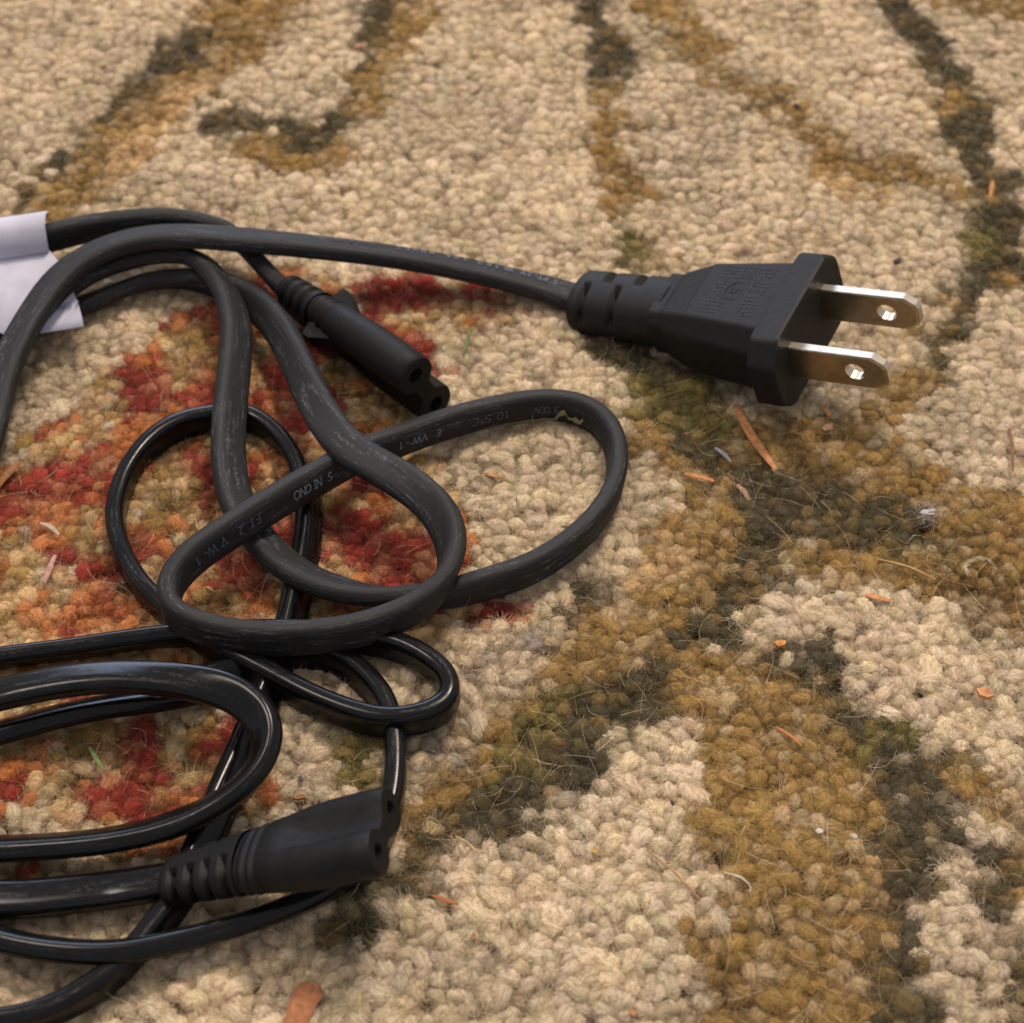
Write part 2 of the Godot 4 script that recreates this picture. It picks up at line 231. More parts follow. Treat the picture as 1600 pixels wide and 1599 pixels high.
func _ready() -> void:
	rng.seed = 7
	# camera
	var cam := Camera3D.new()
	cam.name = "camera"
	cam.position = Vector3(0, 0.1913, 0.1784)
	cam.rotation_degrees = Vector3(-47, 0, 0)
	cam.fov = 32
	cam.near = 0.01
	cam.far = 20.0
	var lens := CameraAttributesPhysical.new()
	lens.frustum_focal_length = 12.0 / tan(deg_to_rad(32 * 0.5))
	lens.frustum_focus_distance = 0.242
	lens.frustum_near = 0.01
	lens.frustum_far = 20.0
	lens.exposure_aperture = 22.0
	cam.attributes = lens
	add_child(cam)
	cam.current = true
	# surroundings: the dim, slightly cool light of the room
	var we := WorldEnvironment.new()
	we.name = "room_light"
	var e := Environment.new()
	e.background_mode = Environment.BG_COLOR
	e.background_color = Color(0.72, 0.705, 0.71)
	e.tonemap_mode = Environment.TONE_MAPPER_LINEAR
	e.tonemap_exposure = 1.07
	e.sdfgi_enabled = true
	e.ssao_enabled = true
	e.ssil_enabled = true
	we.environment = e
	add_child(we)
	area("ceiling_lamp", Vector3(0.45, 1.9, -1.0), Vector2(0.35, 0.35), Color(1.0, 0.93, 0.86), 3.7)
	area("second_ceiling_lamp", Vector3(-0.9, 2.0, -0.5), Vector2(0.5, 0.5), Color(1.0, 0.94, 0.88), 1.6)
	area("window", Vector3(-0.5, 1.1, -2.4), Vector2(1.0, 1.1), Color(0.80, 0.87, 1.0), 2.2)
	materials()
	carpet()
	matte_cord()
	glossy_cord()
	paper_label()
	crumbs()


func area(called: String, at: Vector3, size: Vector2, c: Color, energy: float) -> void:
	var l := AreaLight3D.new()
	l.name = called
	l.area_size = size
	l.light_color = c
	l.light_energy = energy
	l.shadow_enabled = true
	l.area_range = 8.0
	l.area_attenuation = 2.0
	add_child(l)
	l.look_at_from_position(at, Vector3.ZERO, Vector3.FORWARD if absf(at.x) + absf(at.z) < 0.01 else Vector3.UP)


# ---------------------------------------------------------------- helpers
func numbered(called: String) -> String:
	taken[called] = taken.get(called, -1) + 1
	return called if taken[called] == 0 else "%s_%03d" % [called, taken[called]]


func new_tool(smooth := true) -> SurfaceTool:
	var st := SurfaceTool.new()
	st.begin(Mesh.PRIMITIVE_TRIANGLES)
	st.set_smooth_group(0 if smooth else 0xFFFFFFFF)
	return st


func commit(st: SurfaceTool, m: Material) -> ArrayMesh:
	st.generate_normals()
	var a := st.commit()
	a.surface_set_material(0, m)
	return a


func part(called: String, st: SurfaceTool, m: Material, parent: Node, t := Transform3D.IDENTITY) -> MeshInstance3D:
	var o := MeshInstance3D.new()
	o.name = called
	o.mesh = commit(st, m)
	o.transform = t
	parent.add_child(o, true)
	return o


func tag(o: Node, label: String, category: String, group := "") -> void:
	o.set_meta("label", label)
	o.set_meta("category", category)
	if group:
		o.set_meta("group", group)


func thing(called: String, label: String, category: String, at: Vector3) -> Node3D:
	var o := Node3D.new()
	o.name = numbered(called)
	o.position = at * K
	add_child(o)
	tag(o, label, category)
	return o


func pose(x: float, y: float, z: float, yaw: float, pitch: float, roll: float) -> Transform3D:
	var b := Basis(Vector3.UP, deg_to_rad(-yaw)) * Basis(Vector3.BACK, deg_to_rad(pitch)) * Basis(Vector3.RIGHT, deg_to_rad(roll))
	return Transform3D(b, Vector3(x, y, z) * K)


func tri(st: SurfaceTool, a: Vector3, b: Vector3, c: Vector3, out: Vector3, ua := Vector2.ZERO, ub := Vector2.ZERO, uc := Vector2.ZERO) -> void:
	if (a - c).cross(a - b).dot(out) < 0.0:
		var s := b; b = c; c = s
		var u := ub; ub = uc; uc = u
	st.set_uv(ua); st.add_vertex(a * K)
	st.set_uv(ub); st.add_vertex(b * K)
	st.set_uv(uc); st.add_vertex(c * K)


func quad(st: SurfaceTool, a: Vector3, b: Vector3, c: Vector3, d: Vector3, out: Vector3, u0 := 0.0, u1 := 0.0, v0 := 0.0, v1 := 0.0) -> void:
	tri(st, a, b, c, out, Vector2(u0, v0), Vector2(u0, v1), Vector2(u1, v1))
	tri(st, a, c, d, out, Vector2(u0, v0), Vector2(u1, v1), Vector2(u1, v0))


func middle(r: PackedVector3Array) -> Vector3:
	var m := Vector3.ZERO
	for p in r:
		m += p
	return m / r.size()


func loft(st: SurfaceTool, rings: Array, us := [], first_cap := true, last_cap := true) -> void:
	for i in rings.size() - 1:
		var a: PackedVector3Array = rings[i]
		var b: PackedVector3Array = rings[i + 1]
		var n := a.size()
		var ma := middle(a)
		var mb := middle(b)
		var u0: float = us[i] if us.size() else 0.0
		var u1: float = us[i + 1] if us.size() else 0.0
		var along := (mb - ma).normalized()
		for k in n:
			var l := (k + 1) % n
			var out := (a[k] + b[l]) * 0.5 - (ma + mb) * 0.5
			var across := a[l] - a[k] + b[l] - b[k]
			var forth := b[k] - a[k] + b[l] - a[l]
			var nn := across.cross(forth)
			# the side of the face that looks away from the ring's run
			if a[k].distance_to(b[k]) < 0.001 and a[l].distance_to(b[l]) < 0.001:
				continue
			out = nn if turned(a, ma, along) else -nn
			quad(st, a[k], a[l], b[l], b[k], out, u0, u1, float(k) / n, float(k + 1) / n)
	if first_cap:
		cap(st, rings[0], middle(rings[0]) - middle(rings[1]))
	if last_cap:
		cap(st, rings[-1], middle(rings[-1]) - middle(rings[-2]))


func turned(r: PackedVector3Array, m: Vector3, along: Vector3) -> bool:
	var s := 0.0
	for k in r.size():
		s += (r[k] - m).cross(r[(k + 1) % r.size()] - m).dot(along)
	return s > 0.0


func cap(st: SurfaceTool, r: PackedVector3Array, out: Vector3) -> void:
	var m := middle(r)
	for k in r.size():
		tri(st, m, r[k], r[(k + 1) % r.size()], out)


# outline in (z, y) with rounded corners, at x
func ring_of(x: float, outline: Array, r: float, steps := 3) -> PackedVector3Array:
	var o := PackedVector3Array()
	var n := outline.size()
	for k in n:
		var p: Vector2 = outline[k]
		var a: Vector2 = (outline[(k + n - 1) % n] - p)
		var b: Vector2 = (outline[(k + 1) % n] - p)
		var d: float = min(r, a.length() * 0.45, b.length() * 0.45)
		var pa := p + a.normalized() * d
		var pb := p + b.normalized() * d
		for s in steps + 1:
			var t := float(s) / steps
			var q := pa.lerp(p, t).lerp(p.lerp(pb, t), t)
			o.append(Vector3(x, q.y, q.x))
	return o


func oct(w: float, h: float, c: float, crown := 0.0) -> Array:
	return [Vector2(-w, h - c), Vector2(-w + c, h), Vector2(0, h + crown), Vector2(w - c, h), Vector2(w, h - c), Vector2(w, -h + c), Vector2(w - c, -h), Vector2(-w + c, -h), Vector2(-w, -h + c)]


func noise(seed_: int, f: float, octaves := 3) -> FastNoiseLite:
	var n := FastNoiseLite.new()
	n.seed = seed_
	n.frequency = f
	n.fractal_octaves = octaves
	return n


# ---------------------------------------------------------------- materials
var M := {}


func plastic(called: String, base: Color, rough: float, scuff: float, scuff_rough: float, seed_: int) -> StandardMaterial3D:
	# stretched along u, wraps round v
	var w := 512
	var h := 128
	var a := Image.create(w, h, false, Image.FORMAT_RGB8)
	var r := Image.create(w, h, false, Image.FORMAT_RGB8)
	var n1 := noise(seed_, 1.0, 4)
	var n2 := noise(seed_ + 1, 1.0, 4)
	for y in h:
		var an := TAU * y / h
		var p := Vector2(cos(an), sin(an))
		for x in w:
			var u := float(x) / w
			var s0 := n1.get_noise_3d(u * 7.0, p.x * 4.5, p.y * 4.5)
			var s1 := n1.get_noise_3d((u - 1.0) * 7.0, p.x * 4.5, p.y * 4.5)
			var f0 := n2.get_noise_3d(u * 60.0, p.x * 14.0, p.y * 14.0)
			var f1 := n2.get_noise_3d((u - 1.0) * 60.0, p.x * 14.0, p.y * 14.0)
			var s := lerpf(s0, s1, u)
			var f := lerpf(f0, f1, u)
			var k: float = clampf(smoothstep(0.02, 0.42, s) * (0.45 + 1.6 * maxf(f, -0.2)), 0.0, 1.0)
			var c := base.lerp(Color(0.47, 0.48, 0.52), k * scuff)
			var sh := 1.0 + 0.25 * f
			a.set_pixel(x, y, Color(c.r * sh, c.g * sh, c.b * sh))
			var ro := clampf(lerpf(rough, scuff_rough, k) + f * 0.08, 0.05, 1.0)
			r.set_pixel(x, y, Color(ro, ro, ro))
	var m := StandardMaterial3D.new()
	m.resource_name = called
	m.albedo_texture = ImageTexture.create_from_image(a)
	m.roughness = 1.0
	m.roughness_texture = ImageTexture.create_from_image(r)
	m.metallic_specular = 0.33
	return m


func plain(called: String, c: Color, rough: float, metal := 0.0) -> StandardMaterial3D:
	var m := StandardMaterial3D.new()
	m.resource_name = called
	m.albedo_color = c
	m.roughness = rough
	m.metallic = metal
	return m


func grain(m: StandardMaterial3D, freq: float, depth_mm: float, seed_: int, scale: float) -> void:
	var t := NoiseTexture2D.new()
	t.width = 256
	t.height = 256
	t.seamless = true
	t.noise = noise(seed_, freq, 4)
	m.heightmap_enabled = true
	m.heightmap_texture = t
	m.heightmap_scale = depth_mm * 0.1
	m.uv1_triplanar = true
	m.uv1_scale = Vector3.ONE * scale


func mottle(m: StandardMaterial3D, lo: Color, hi: Color, freq: float, seed_: int, scale: float) -> void:
	var t := NoiseTexture2D.new()
	t.width = 256
	t.height = 256
	t.seamless = true
	t.noise = noise(seed_, freq, 5)
	var g := Gradient.new()
	g.set_color(0, lo)
	g.set_color(1, hi)
	t.color_ramp = g
	m.albedo_texture = t
	m.uv1_triplanar = true
	m.uv1_scale = Vector3.ONE * scale


func materials() -> void:
	M.matte = plastic("matte black cord sheath", Color(0.14, 0.14, 0.143), 0.6, 0.6, 0.85, 11)
	M.gloss = plastic("glossy black cord sheath", Color(0.055, 0.055, 0.06), 0.2, 0.22, 0.5, 21)
	M.plug = plain("black plug plastic", Color(0.105, 0.103, 0.105), 0.55)
	M.plug.metallic_specular = 0.32
	mottle(M.plug, Color(0.8, 0.8, 0.8), Color(1.25, 1.25, 1.25), 0.02, 31, 60.0)
	grain(M.plug, 0.08, 0.03, 32, 90.0)
	M.connector = plain("black connector plastic", Color(0.08, 0.08, 0.08), 0.55)
	M.connector.metallic_specular = 0.3
	mottle(M.connector, Color(0.7, 0.7, 0.7), Color(1.4, 1.4, 1.4), 0.02, 33, 60.0)
	grain(M.connector, 0.08, 0.03, 34, 90.0)
	M.hollow = plain("dark socket", Color(0.03, 0.03, 0.03), 0.6)
	M.emboss = plain("raised lettering", Color(0.17, 0.17, 0.175), 0.6)
	M.metal = plain("tarnished nickel", Color(0.84, 0.81, 0.76), 0.3, 1.0)
	mottle(M.metal, Color(0.86, 0.84, 0.80), Color(1, 1, 1), 0.015, 35, 70.0)
	grain(M.metal, 0.05, 0.012, 36, 120.0)
	M.print = plain("worn pale print", Color(0.44, 0.47, 0.55), 0.9)
	M.faint = plain("faded pale print", Color(0.31, 0.32, 0.36), 0.9)
	M.residue = plain("pale residue", Color(0.56, 0.53, 0.42), 0.8)
	M.paper = plain("white paper", Color(0.80, 0.80, 0.86), 0.8)
	mottle(M.paper, Color(0.86, 0.86, 0.88), Color(1, 1, 1), 0.012, 37, 60.0)
	M.ink = plain("blue grey ink", Color(0.42, 0.46, 0.62), 0.8)
	M.backing = plain("rug backing", Color("a8957a"), 1.0)
	mottle(M.backing, Color(0.6, 0.6, 0.6), Color(1, 1, 1), 0.05, 41, 40.0)
	# wool: fibre streaks along the yarn, tinted by vertex and copy colours
	var w := 256
	var a := Image.create(w, w, false, Image.FORMAT_RGB8)
	var hgt := Image.create(w, w, false, Image.FORMAT_RGB8)
	var n1 := noise(51, 1.0, 4)
	for y in w:
		for x in w:
			var u := float(x) / w
			var v := float(y) / w + u * 0.35
			var p := Vector2(cos(TAU * v), sin(TAU * v))
			var s := n1.get_noise_3d(u * 3.0, p.x * 4.5, p.y * 4.5)
			var f := n1.get_noise_3d(u * 6.0 + 40.0, p.x * 14.0, p.y * 14.0)
			var k := clampf(0.96 + 0.16 * s + 0.22 * f, 0.5, 1.0)
			a.set_pixel(x, y, Color(k, k, k))
			var q := clampf(0.5 + 0.5 * s + 0.7 * f, 0.0, 1.0)
			hgt.set_pixel(x, y, Color(q, q, q))
	M.wool = plain("wool yarn", Color.WHITE, 0.95)
	M.wool.albedo_texture = ImageTexture.create_from_image(a)
	M.wool.heightmap_enabled = true
	M.wool.heightmap_texture = ImageTexture.create_from_image(hgt)
	M.wool.heightmap_scale = 0.012
	M.wool.vertex_color_use_as_albedo = true
	M.wool.metallic_specular = 0.25
	M.wool.rim_enabled = true
	M.wool.rim = 0.25
	M.wool.rim_tint = 0.6
	M.wool.backlight_enabled = true
	M.wool.backlight = Color(0.36, 0.36, 0.36)
	M.fibre = plain("loose wool fibre", Color.WHITE, 0.9)
	M.fibre.vertex_color_use_as_albedo = true
	M.fibre.metallic_specular = 0.25


# ---------------------------------------------------------------- the rug
func hair(st: SurfaceTool, from: Vector3, dir: Vector3, length: float, r: float, curl: float, segs: int, tint: Color) -> void:
	var p := from
	var d := dir.normalized()
	var bend := Vector3(rng.randf_range(-1, 1), rng.randf_range(-1, 1), rng.randf_range(-1, 1)) * curl
	var prev := PackedVector3Array()
	st.set_color(tint)
	for i in segs + 1:
		var side := d.cross(Vector3(0.31, 0.7, 0.64)).normalized()
		var up := side.cross(d)
		var rr := r * (1.0 - 0.5 * float(i) / segs)
		var ring := PackedVector3Array([p + side * rr, p - side * rr * 0.5 + up * rr * 0.87, p - side * rr * 0.5 - up * rr * 0.87])
		if i:
			for k in 3:
				var l := (k + 1) % 3
				quad(st, prev[k], prev[l], ring[l], ring[k], (prev[k] + prev[l]) * 0.5 - p + d * length / segs * 0.0)
		prev = ring
		p += d * length / segs
		d = (d + bend * length / segs + Vector3(rng.randf_range(-1, 1), rng.randf_range(-1, 1), rng.randf_range(-1, 1)) * curl * 0.3).normalized()


func loop_mesh(seed_: int, fat: float, hairs: int, hair_len: float) -> ArrayMesh:
	rng.seed = seed_
	var st := new_tool()
	var n := noise(seed_, 0.55, 2)
	var span := rng.randf_range(0.35, 1.0)
	var skew := rng.randf_range(-0.6, 0.6)
	var high := 4.2
	var steps := 11
	var sides := 12
	var rings := []
	var us := []
	for i in steps + 1:
		var t := float(i) / steps
		var c := Vector3(-cos(PI * t) * span, -high + (high - fat * 0.9) * pow(sin(PI * t), 0.55), skew * (t - 0.5) + 0.25 * sin(TAU * t))
		var t2 := t + 0.02
		var c2 := Vector3(-cos(PI * t2) * span, -high + (high - fat * 0.9) * pow(maxf(sin(PI * t2), 0.0), 0.55), skew * (t2 - 0.5) + 0.25 * sin(TAU * t2))
		var d := (c2 - c).normalized()
		var side := Vector3(0, 0, 1)
		var up := d.cross(side).normalized()
		side = up.cross(d).normalized()
		var r := PackedVector3Array()
		for k in sides:
			var an := TAU * k / sides
			var q := c + (side * cos(an) + up * sin(an)) * fat
			# two plies twisted round each other, and uneven wool
			var ply := 0.10 * absf(cos(an + t * 5.0)) - 0.05
			q += (q - c) * (ply + 0.34 * n.get_noise_3dv(q * 1.6))
			r.append(q)
		rings.append(r)
		us.append(t * 0.8)
	st.set_color(Color(1, 1, 1))
	loft(st, rings, us, false, false)
	for i in hairs:
		var t := rng.randf_range(0.2, 0.8)
		var c := Vector3(-cos(PI * t) * span, -high + (high - fat * 0.9) * pow(sin(PI * t), 0.55), skew * (t - 0.5))
		var o := Vector3(rng.randf_range(-1, 1), rng.randf_range(-0.1, 1.0), rng.randf_range(-1, 1)).normalized()
		var g := rng.randf_range(0.9, 1.35)
		var flat := (o * rng.randf_range(0.25, 0.8) + Vector3(rng.randf_range(-1, 1), rng.randf_range(-0.3, 0.3), rng.randf_range(-1, 1))).normalized()
		hair(st, c + o * fat * 0.97, flat, hair_len * rng.randf_range(0.4, 1.3), 0.028, 0.8, 3, Color(g, g, g))
	return commit(st, M.wool)


var boxes := []


func prepare_pattern() -> void:
	for s in PATTERN:
		var pts := PackedVector2Array()
		var lo := Vector2(1e9, 1e9)
		var hi := -lo
		for i in range(0, s[2].size(), 2):
			var p := Vector2(s[2][i], s[2][i + 1])
			pts.append(p)
			lo = lo.min(p)
			hi = hi.max(p)
		boxes.append([s[0], s[1] * 0.5, pts, lo - Vector2.ONE * s[1], hi + Vector2.ONE * s[1]])


func yarn_at(p: Vector2) -> String:
	var found := "L"
	for b in boxes:
		if p.x < b[3].x or p.y < b[3].y or p.x > b[4].x or p.y > b[4].y:
			continue
		var pts: PackedVector2Array = b[2]
		for i in pts.size() - 1:
			var q := Geometry2D.get_closest_point_to_segment(p, pts[i], pts[i + 1])
			if q.distance_to(p) < b[1]:
				found = b[0]
				break
	return found


func carpet() -> void:
	prepare_pattern()
	var base := new_tool(false)
	quad(base, Vector3(-420, -2.9, -420), Vector3(420, -2.9, -420), Vector3(420, -2.9, 320), Vector3(-420, -2.9, 320), Vector3.UP)
	var rug := part("carpet", base, M.backing, self)
	rug.set_meta("kind", "structure")
	rug.set_meta("label", "looped wool rug in beige, gold, dark olive, red and orange")
	var kinds := []
	for i in 8:
		kinds.append([loop_mesh(100 + i, 1.02 + 0.12 * (i % 4), 110, 1.4), [], []])
	for i in 5:
		kinds.append([loop_mesh(200 + i, 0.92 + 0.10 * (i % 4), 130, 2.0), [], []])
	rng.seed = 99
	var warp := noise(61, 0.10, 3)
	var warp2 := noise(62, 0.10, 3)
	var hills := noise(63, 0.035, 3)
	var tone := noise(64, 0.03, 3)
	var mix := noise(65, 0.07, 3)
	var step := Vector2(2.02, 1.8)
	var j := 0
	var z := -225.0
	while z < 150.0:
		var x := -185.0 + (step.x * 0.5 if j % 2 else 0.0)
		while x < 185.0:
			var p := Vector2(x + rng.randf_range(-0.75, 0.75), z + rng.randf_range(-0.7, 0.7))
			x += step.x * rng.randf_range(0.9, 1.1)
			var q := p + Vector2(warp.get_noise_2dv(p), warp2.get_noise_2dv(p)) * 4.0 + Vector2(rng.randf_range(-1, 1), rng.randf_range(-1, 1)) * 0.9
			var key := yarn_at(q)
			if key == "M":
				var u := mix.get_noise_2dv(p * 1.3) + rng.randf_range(-0.1, 0.1)
				key = "R" if u > 0.36 else "O" if u > 0.1 else "T" if u > -0.22 else "L" if u > -0.3 else "G"
			var c: Color = yarn[key].srgb_to_linear()
			# neighbouring yarns blend: a second look a little way off
			var key2 := yarn_at(q + Vector2(rng.randf_range(-1, 1), rng.randf_range(-1, 1)) * 2.6)
			if key2 != key and key2 != "M":
				c = c.lerp(yarn[key2].srgb_to_linear(), rng.randf_range(0.2, 0.55))
			var l := 1.0 + 0.22 * tone.get_noise_2dv(p) + rng.randf_range(-0.13, 0.13)
			c = Color(c.r * l * rng.randf_range(0.97, 1.03), c.g * l, c.b * l * rng.randf_range(0.93, 1.07))
			if key != "L" and rng.randf() < 0.3:
				c = c.lerp(yarn["G" if key in "DK" else "T" if key in "MROT" else "L"].srgb_to_linear(), rng.randf_range(0.1, 0.5))
			var fuzzy := rng.randf() < (0.3 if key == "L" else 0.45 if key in "GTOB" else 0.85)
			var kk: int = 8 + rng.randi() % 5 if fuzzy else rng.randi() % 8
			var b := Basis(Vector3.UP, rng.randf_range(0, TAU))
			b = Basis(Vector3(rng.randf_range(-1, 1), 0, rng.randf_range(-1, 1)).normalized(), rng.randf_range(-0.32, 0.32)) * b
			var s := rng.randf_range(0.74, 1.2)
			b = b.scaled(Vector3(s, rng.randf_range(0.6, 0.8), s))
			var y := hills.get_noise_2dv(p) * 1.2 + rng.randf_range(-0.3, 0.3)
			# the rows part a little here and there
			var row := fposmod(p.y + 6.0 * hills.get_noise_2dv(p * 0.6) + 0.05 * p.x, 8.5)
			if row < 1.7 and tone.get_noise_2dv(p * 2.5 + Vector2(40, 0)) > -0.12:
				y -= 0.75
			kinds[kk][1].append(Transform3D(b, Vector3(p.x, y, p.y) * K))
			kinds[kk][2].append(c)
		z += step.y
		j += 1
	for k in kinds:
		scatter("wool_loops", k[0], k[1], k[2], rug)
	# long loose fibres over the worn, darker wool
	var strays := []
	for i in 5:
		rng.seed = 300 + i
		var st := new_tool()
		hair(st, Vector3.ZERO, Vector3(1, 0.25, 0), rng.randf_range(4.0, 8.0), 0.029, 0.28, 12, Color.WHITE)
		strays.append([commit(st, M.fibre), [], []])
	rng.seed = 77
	var n := 0
	while n < 11000:
		var p := Vector2(rng.randf_range(-150, 150), rng.randf_range(-190, 120))
		var key := yarn_at(p + Vector2(rng.randf_range(-3, 3), rng.randf_range(-3, 3)))
		if key == "L" and rng.randf() < 0.72:
			continue
		n += 1
		var k: Array = strays[rng.randi() % 5]
		var b := Basis(Vector3.UP, rng.randf_range(0, TAU)) * Basis(Vector3.RIGHT, rng.randf_range(0, TAU)) * Basis(Vector3.BACK, rng.randf_range(-0.3, 0.5))
		k[1].append(Transform3D(b.scaled(Vector3.ONE * rng.randf_range(0.4, 1.0)), Vector3(p.x, rng.randf_range(-0.2, 0.9), p.y) * K))
		var c: Color = yarn["R" if key == "R" and rng.randf() < 0.6 else "L" if rng.randf() < 0.75 else "K"].srgb_to_linear()
		k[2].append(c * rng.randf_range(0.7, 1.2))
	for k in strays:
		scatter("loose_fibres", k[0], k[1], k[2], rug)


func scatter(called: String, mesh: Mesh, where: Array, tint: Array, parent: Node) -> void:
	var mm := MultiMesh.new()
	mm.transform_format = MultiMesh.TRANSFORM_3D
	mm.use_colors = true
	mm.mesh = mesh
	mm.instance_count = where.size()
	for i in where.size():
		mm.set_instance_transform(i, where[i])
		mm.set_instance_color(i, tint[i])
	var o := MultiMeshInstance3D.new()
	o.name = called
	o.multimesh = mm
	o.set_meta("kind", "stuff")
	parent.add_child(o, true)


# ---------------------------------------------------------------- cords
const SUB := 8


func cord_frames(pts: Array) -> Array:
	var f := []
	var n := pts.size()
	for i in n - 1:
		var a: Array = pts[maxi(i - 1, 0)]
		var b: Array = pts[i]
		var c: Array = pts[i + 1]
		var d: Array = pts[mini(i + 2, n - 1)]
		for s in SUB:
			var t := float(s) / SUB
			var p := Vector3(b[0], b[1], b[2]).cubic_interpolate(Vector3(c[0], c[1], c[2]), Vector3(a[0], a[1], a[2]), Vector3(d[0], d[1], d[2]), t)
			f.append([p, lerpf(b[3], c[3], t)])
	f.append([Vector3(pts[-1][0], pts[-1][1], pts[-1][2]), pts[-1][3]])
	# smooth out the hand-placed points a little
	for pass_ in 10:
		var g := f.duplicate(true)
		for i in range(1, f.size() - 1):
			g[i][0] = f[i][0] * 0.5 + (f[i - 1][0] + f[i + 1][0]) * 0.25
			g[i][1] = f[i][1] * 0.5 + (f[i - 1][1] + f[i + 1][1]) * 0.25
		f = g
	var out := []
	var run := 0.0
	for i in f.size():
		var p: Vector3 = f[i][0]
		var d: Vector3 = (f[mini(i + 1, f.size() - 1)][0] - f[maxi(i - 1, 0)][0]).normalized()
		if i:
			run += p.distance_to(f[i - 1][0])
		var h := d.cross(Vector3.UP).normalized()
		var u := h.cross(d).normalized()
		var r := deg_to_rad(f[i][1])
		var wide := h * cos(r) + u * sin(r)
		out.append({"p": p, "d": d, "w": wide, "n": wide.cross(d).normalized(), "run": run})
	return out


func cord_mesh(st: SurfaceTool, frames: Array, wide: float, thick: float, groove: float) -> void:
	var rings := []
	var us := []
	var sides := 24
	for f in frames:
		var r := PackedVector3Array()
		for k in sides:
			var an := TAU * (k + 0.5) / sides
			var cx := signf(cos(an)) * pow(absf(cos(an)), 0.66)
			var cy := signf(sin(an)) * pow(absf(sin(an)), 0.66)
			var dip := 1.0 - groove * exp(-pow(cx / 0.28, 2.0))
			r.append(f.p + f.w * cx * wide * 0.5 + f.n * cy * dip * thick * 0.5)
		rings.append(r)
		us.append(f.run / 60.0)
	loft(st, rings, us)


func lettering(st: SurfaceTool, words: String, frames: Array, at: float, side: float, flip: float, size: float, thick: float, off := 0.0) -> void:
	# flat print on the broad side of a cord, letter by letter along its run
	var i := int(at * SUB)
	var run: float = frames[i].run
	var way := flip
	for ch in words:
		if ch != " ":
			while i > 0 and i < frames.size() - 1 and (frames[i].run < run if way > 0 else frames[i].run > run):
				i += 1 if way > 0 else -1
			var f = frames[i]
			var x: Vector3 = f.d * way
			var zz: Vector3 = f.n * side
			var y: Vector3 = zz.cross(x)
			var wide := glyph(st, ch, Transform3D(Basis(x, y, zz), f.p + zz * (thick * 0.5 + 0.02) + y * off), size, 0.03, true)
			run += way * (wide + size * 0.24)
		else:
			run += way * size * 0.7


func glyph(st: SurfaceTool, ch: String, t: Transform3D, size: float, depth := 0.03, from_left := false) -> float:
	var tm := TextMesh.new()
	var font := SystemFont.new()
	font.font_names = PackedStringArray(["Droid Sans"])
	tm.font = font
	tm.text = ch
	tm.font_size = 32
	tm.pixel_size = size / 32.0 * 1.35
	tm.depth = depth
	tm.curve_step = 4.0
	var a := tm.surface_get_arrays(0)
	var v: PackedVector3Array = a[Mesh.ARRAY_VERTEX]
	var ix = a[Mesh.ARRAY_INDEX]
	var n: int = ix.size() if ix != null else v.size()
	var lo := 1e9
	var hi := -1e9
	for q in v:
		lo = minf(lo, q.x)
		hi = maxf(hi, q.x)
	for k in n:
		var q: Vector3 = v[ix[k] if ix != null else k]
		if from_left:
			q.x -= lo
		st.add_vertex(t * q * K)
	return hi - lo


func root_of(o: Node3D, t: Transform3D) -> Transform3D:
	return o.transform.affine_inverse() * t


# ---------------------------------------------------------------- a flat plate with a round hole, in (x, y), thickness along z
func holed_face(outline: PackedVector2Array, centre: Vector2, radius: float) -> Array:
	var hole := PackedVector2Array()
	for k in 20:
		hole.append(centre + Vector2(cos(-TAU * k / 20), sin(-TAU * k / 20)) * radius)
	var pieces := []
	# cut across the hole into an upper and a lower half, so that neither has a hole
	var lo := -100.0
	for sgn in [1.0, -1.0]:
		var half := PackedVector2Array([centre + Vector2(lo, 0), centre + Vector2(100, 0), centre + Vector2(100, 100 * sgn), centre + Vector2(lo, 100 * sgn)])
		for a in Geometry2D.intersect_polygons(outline, half):
			for b in Geometry2D.clip_polygons(a, hole):
				pieces.append(b)
	return pieces


func flat(st: SurfaceTool, pieces: Array, make: Callable, out: Vector3) -> void:
	for p in pieces:
		var ix := Geometry2D.triangulate_polygon(p)
		for k in range(0, ix.size(), 3):
			tri(st, make.call(p[ix[k]]), make.call(p[ix[k + 1]]), make.call(p[ix[k + 2]]), out)


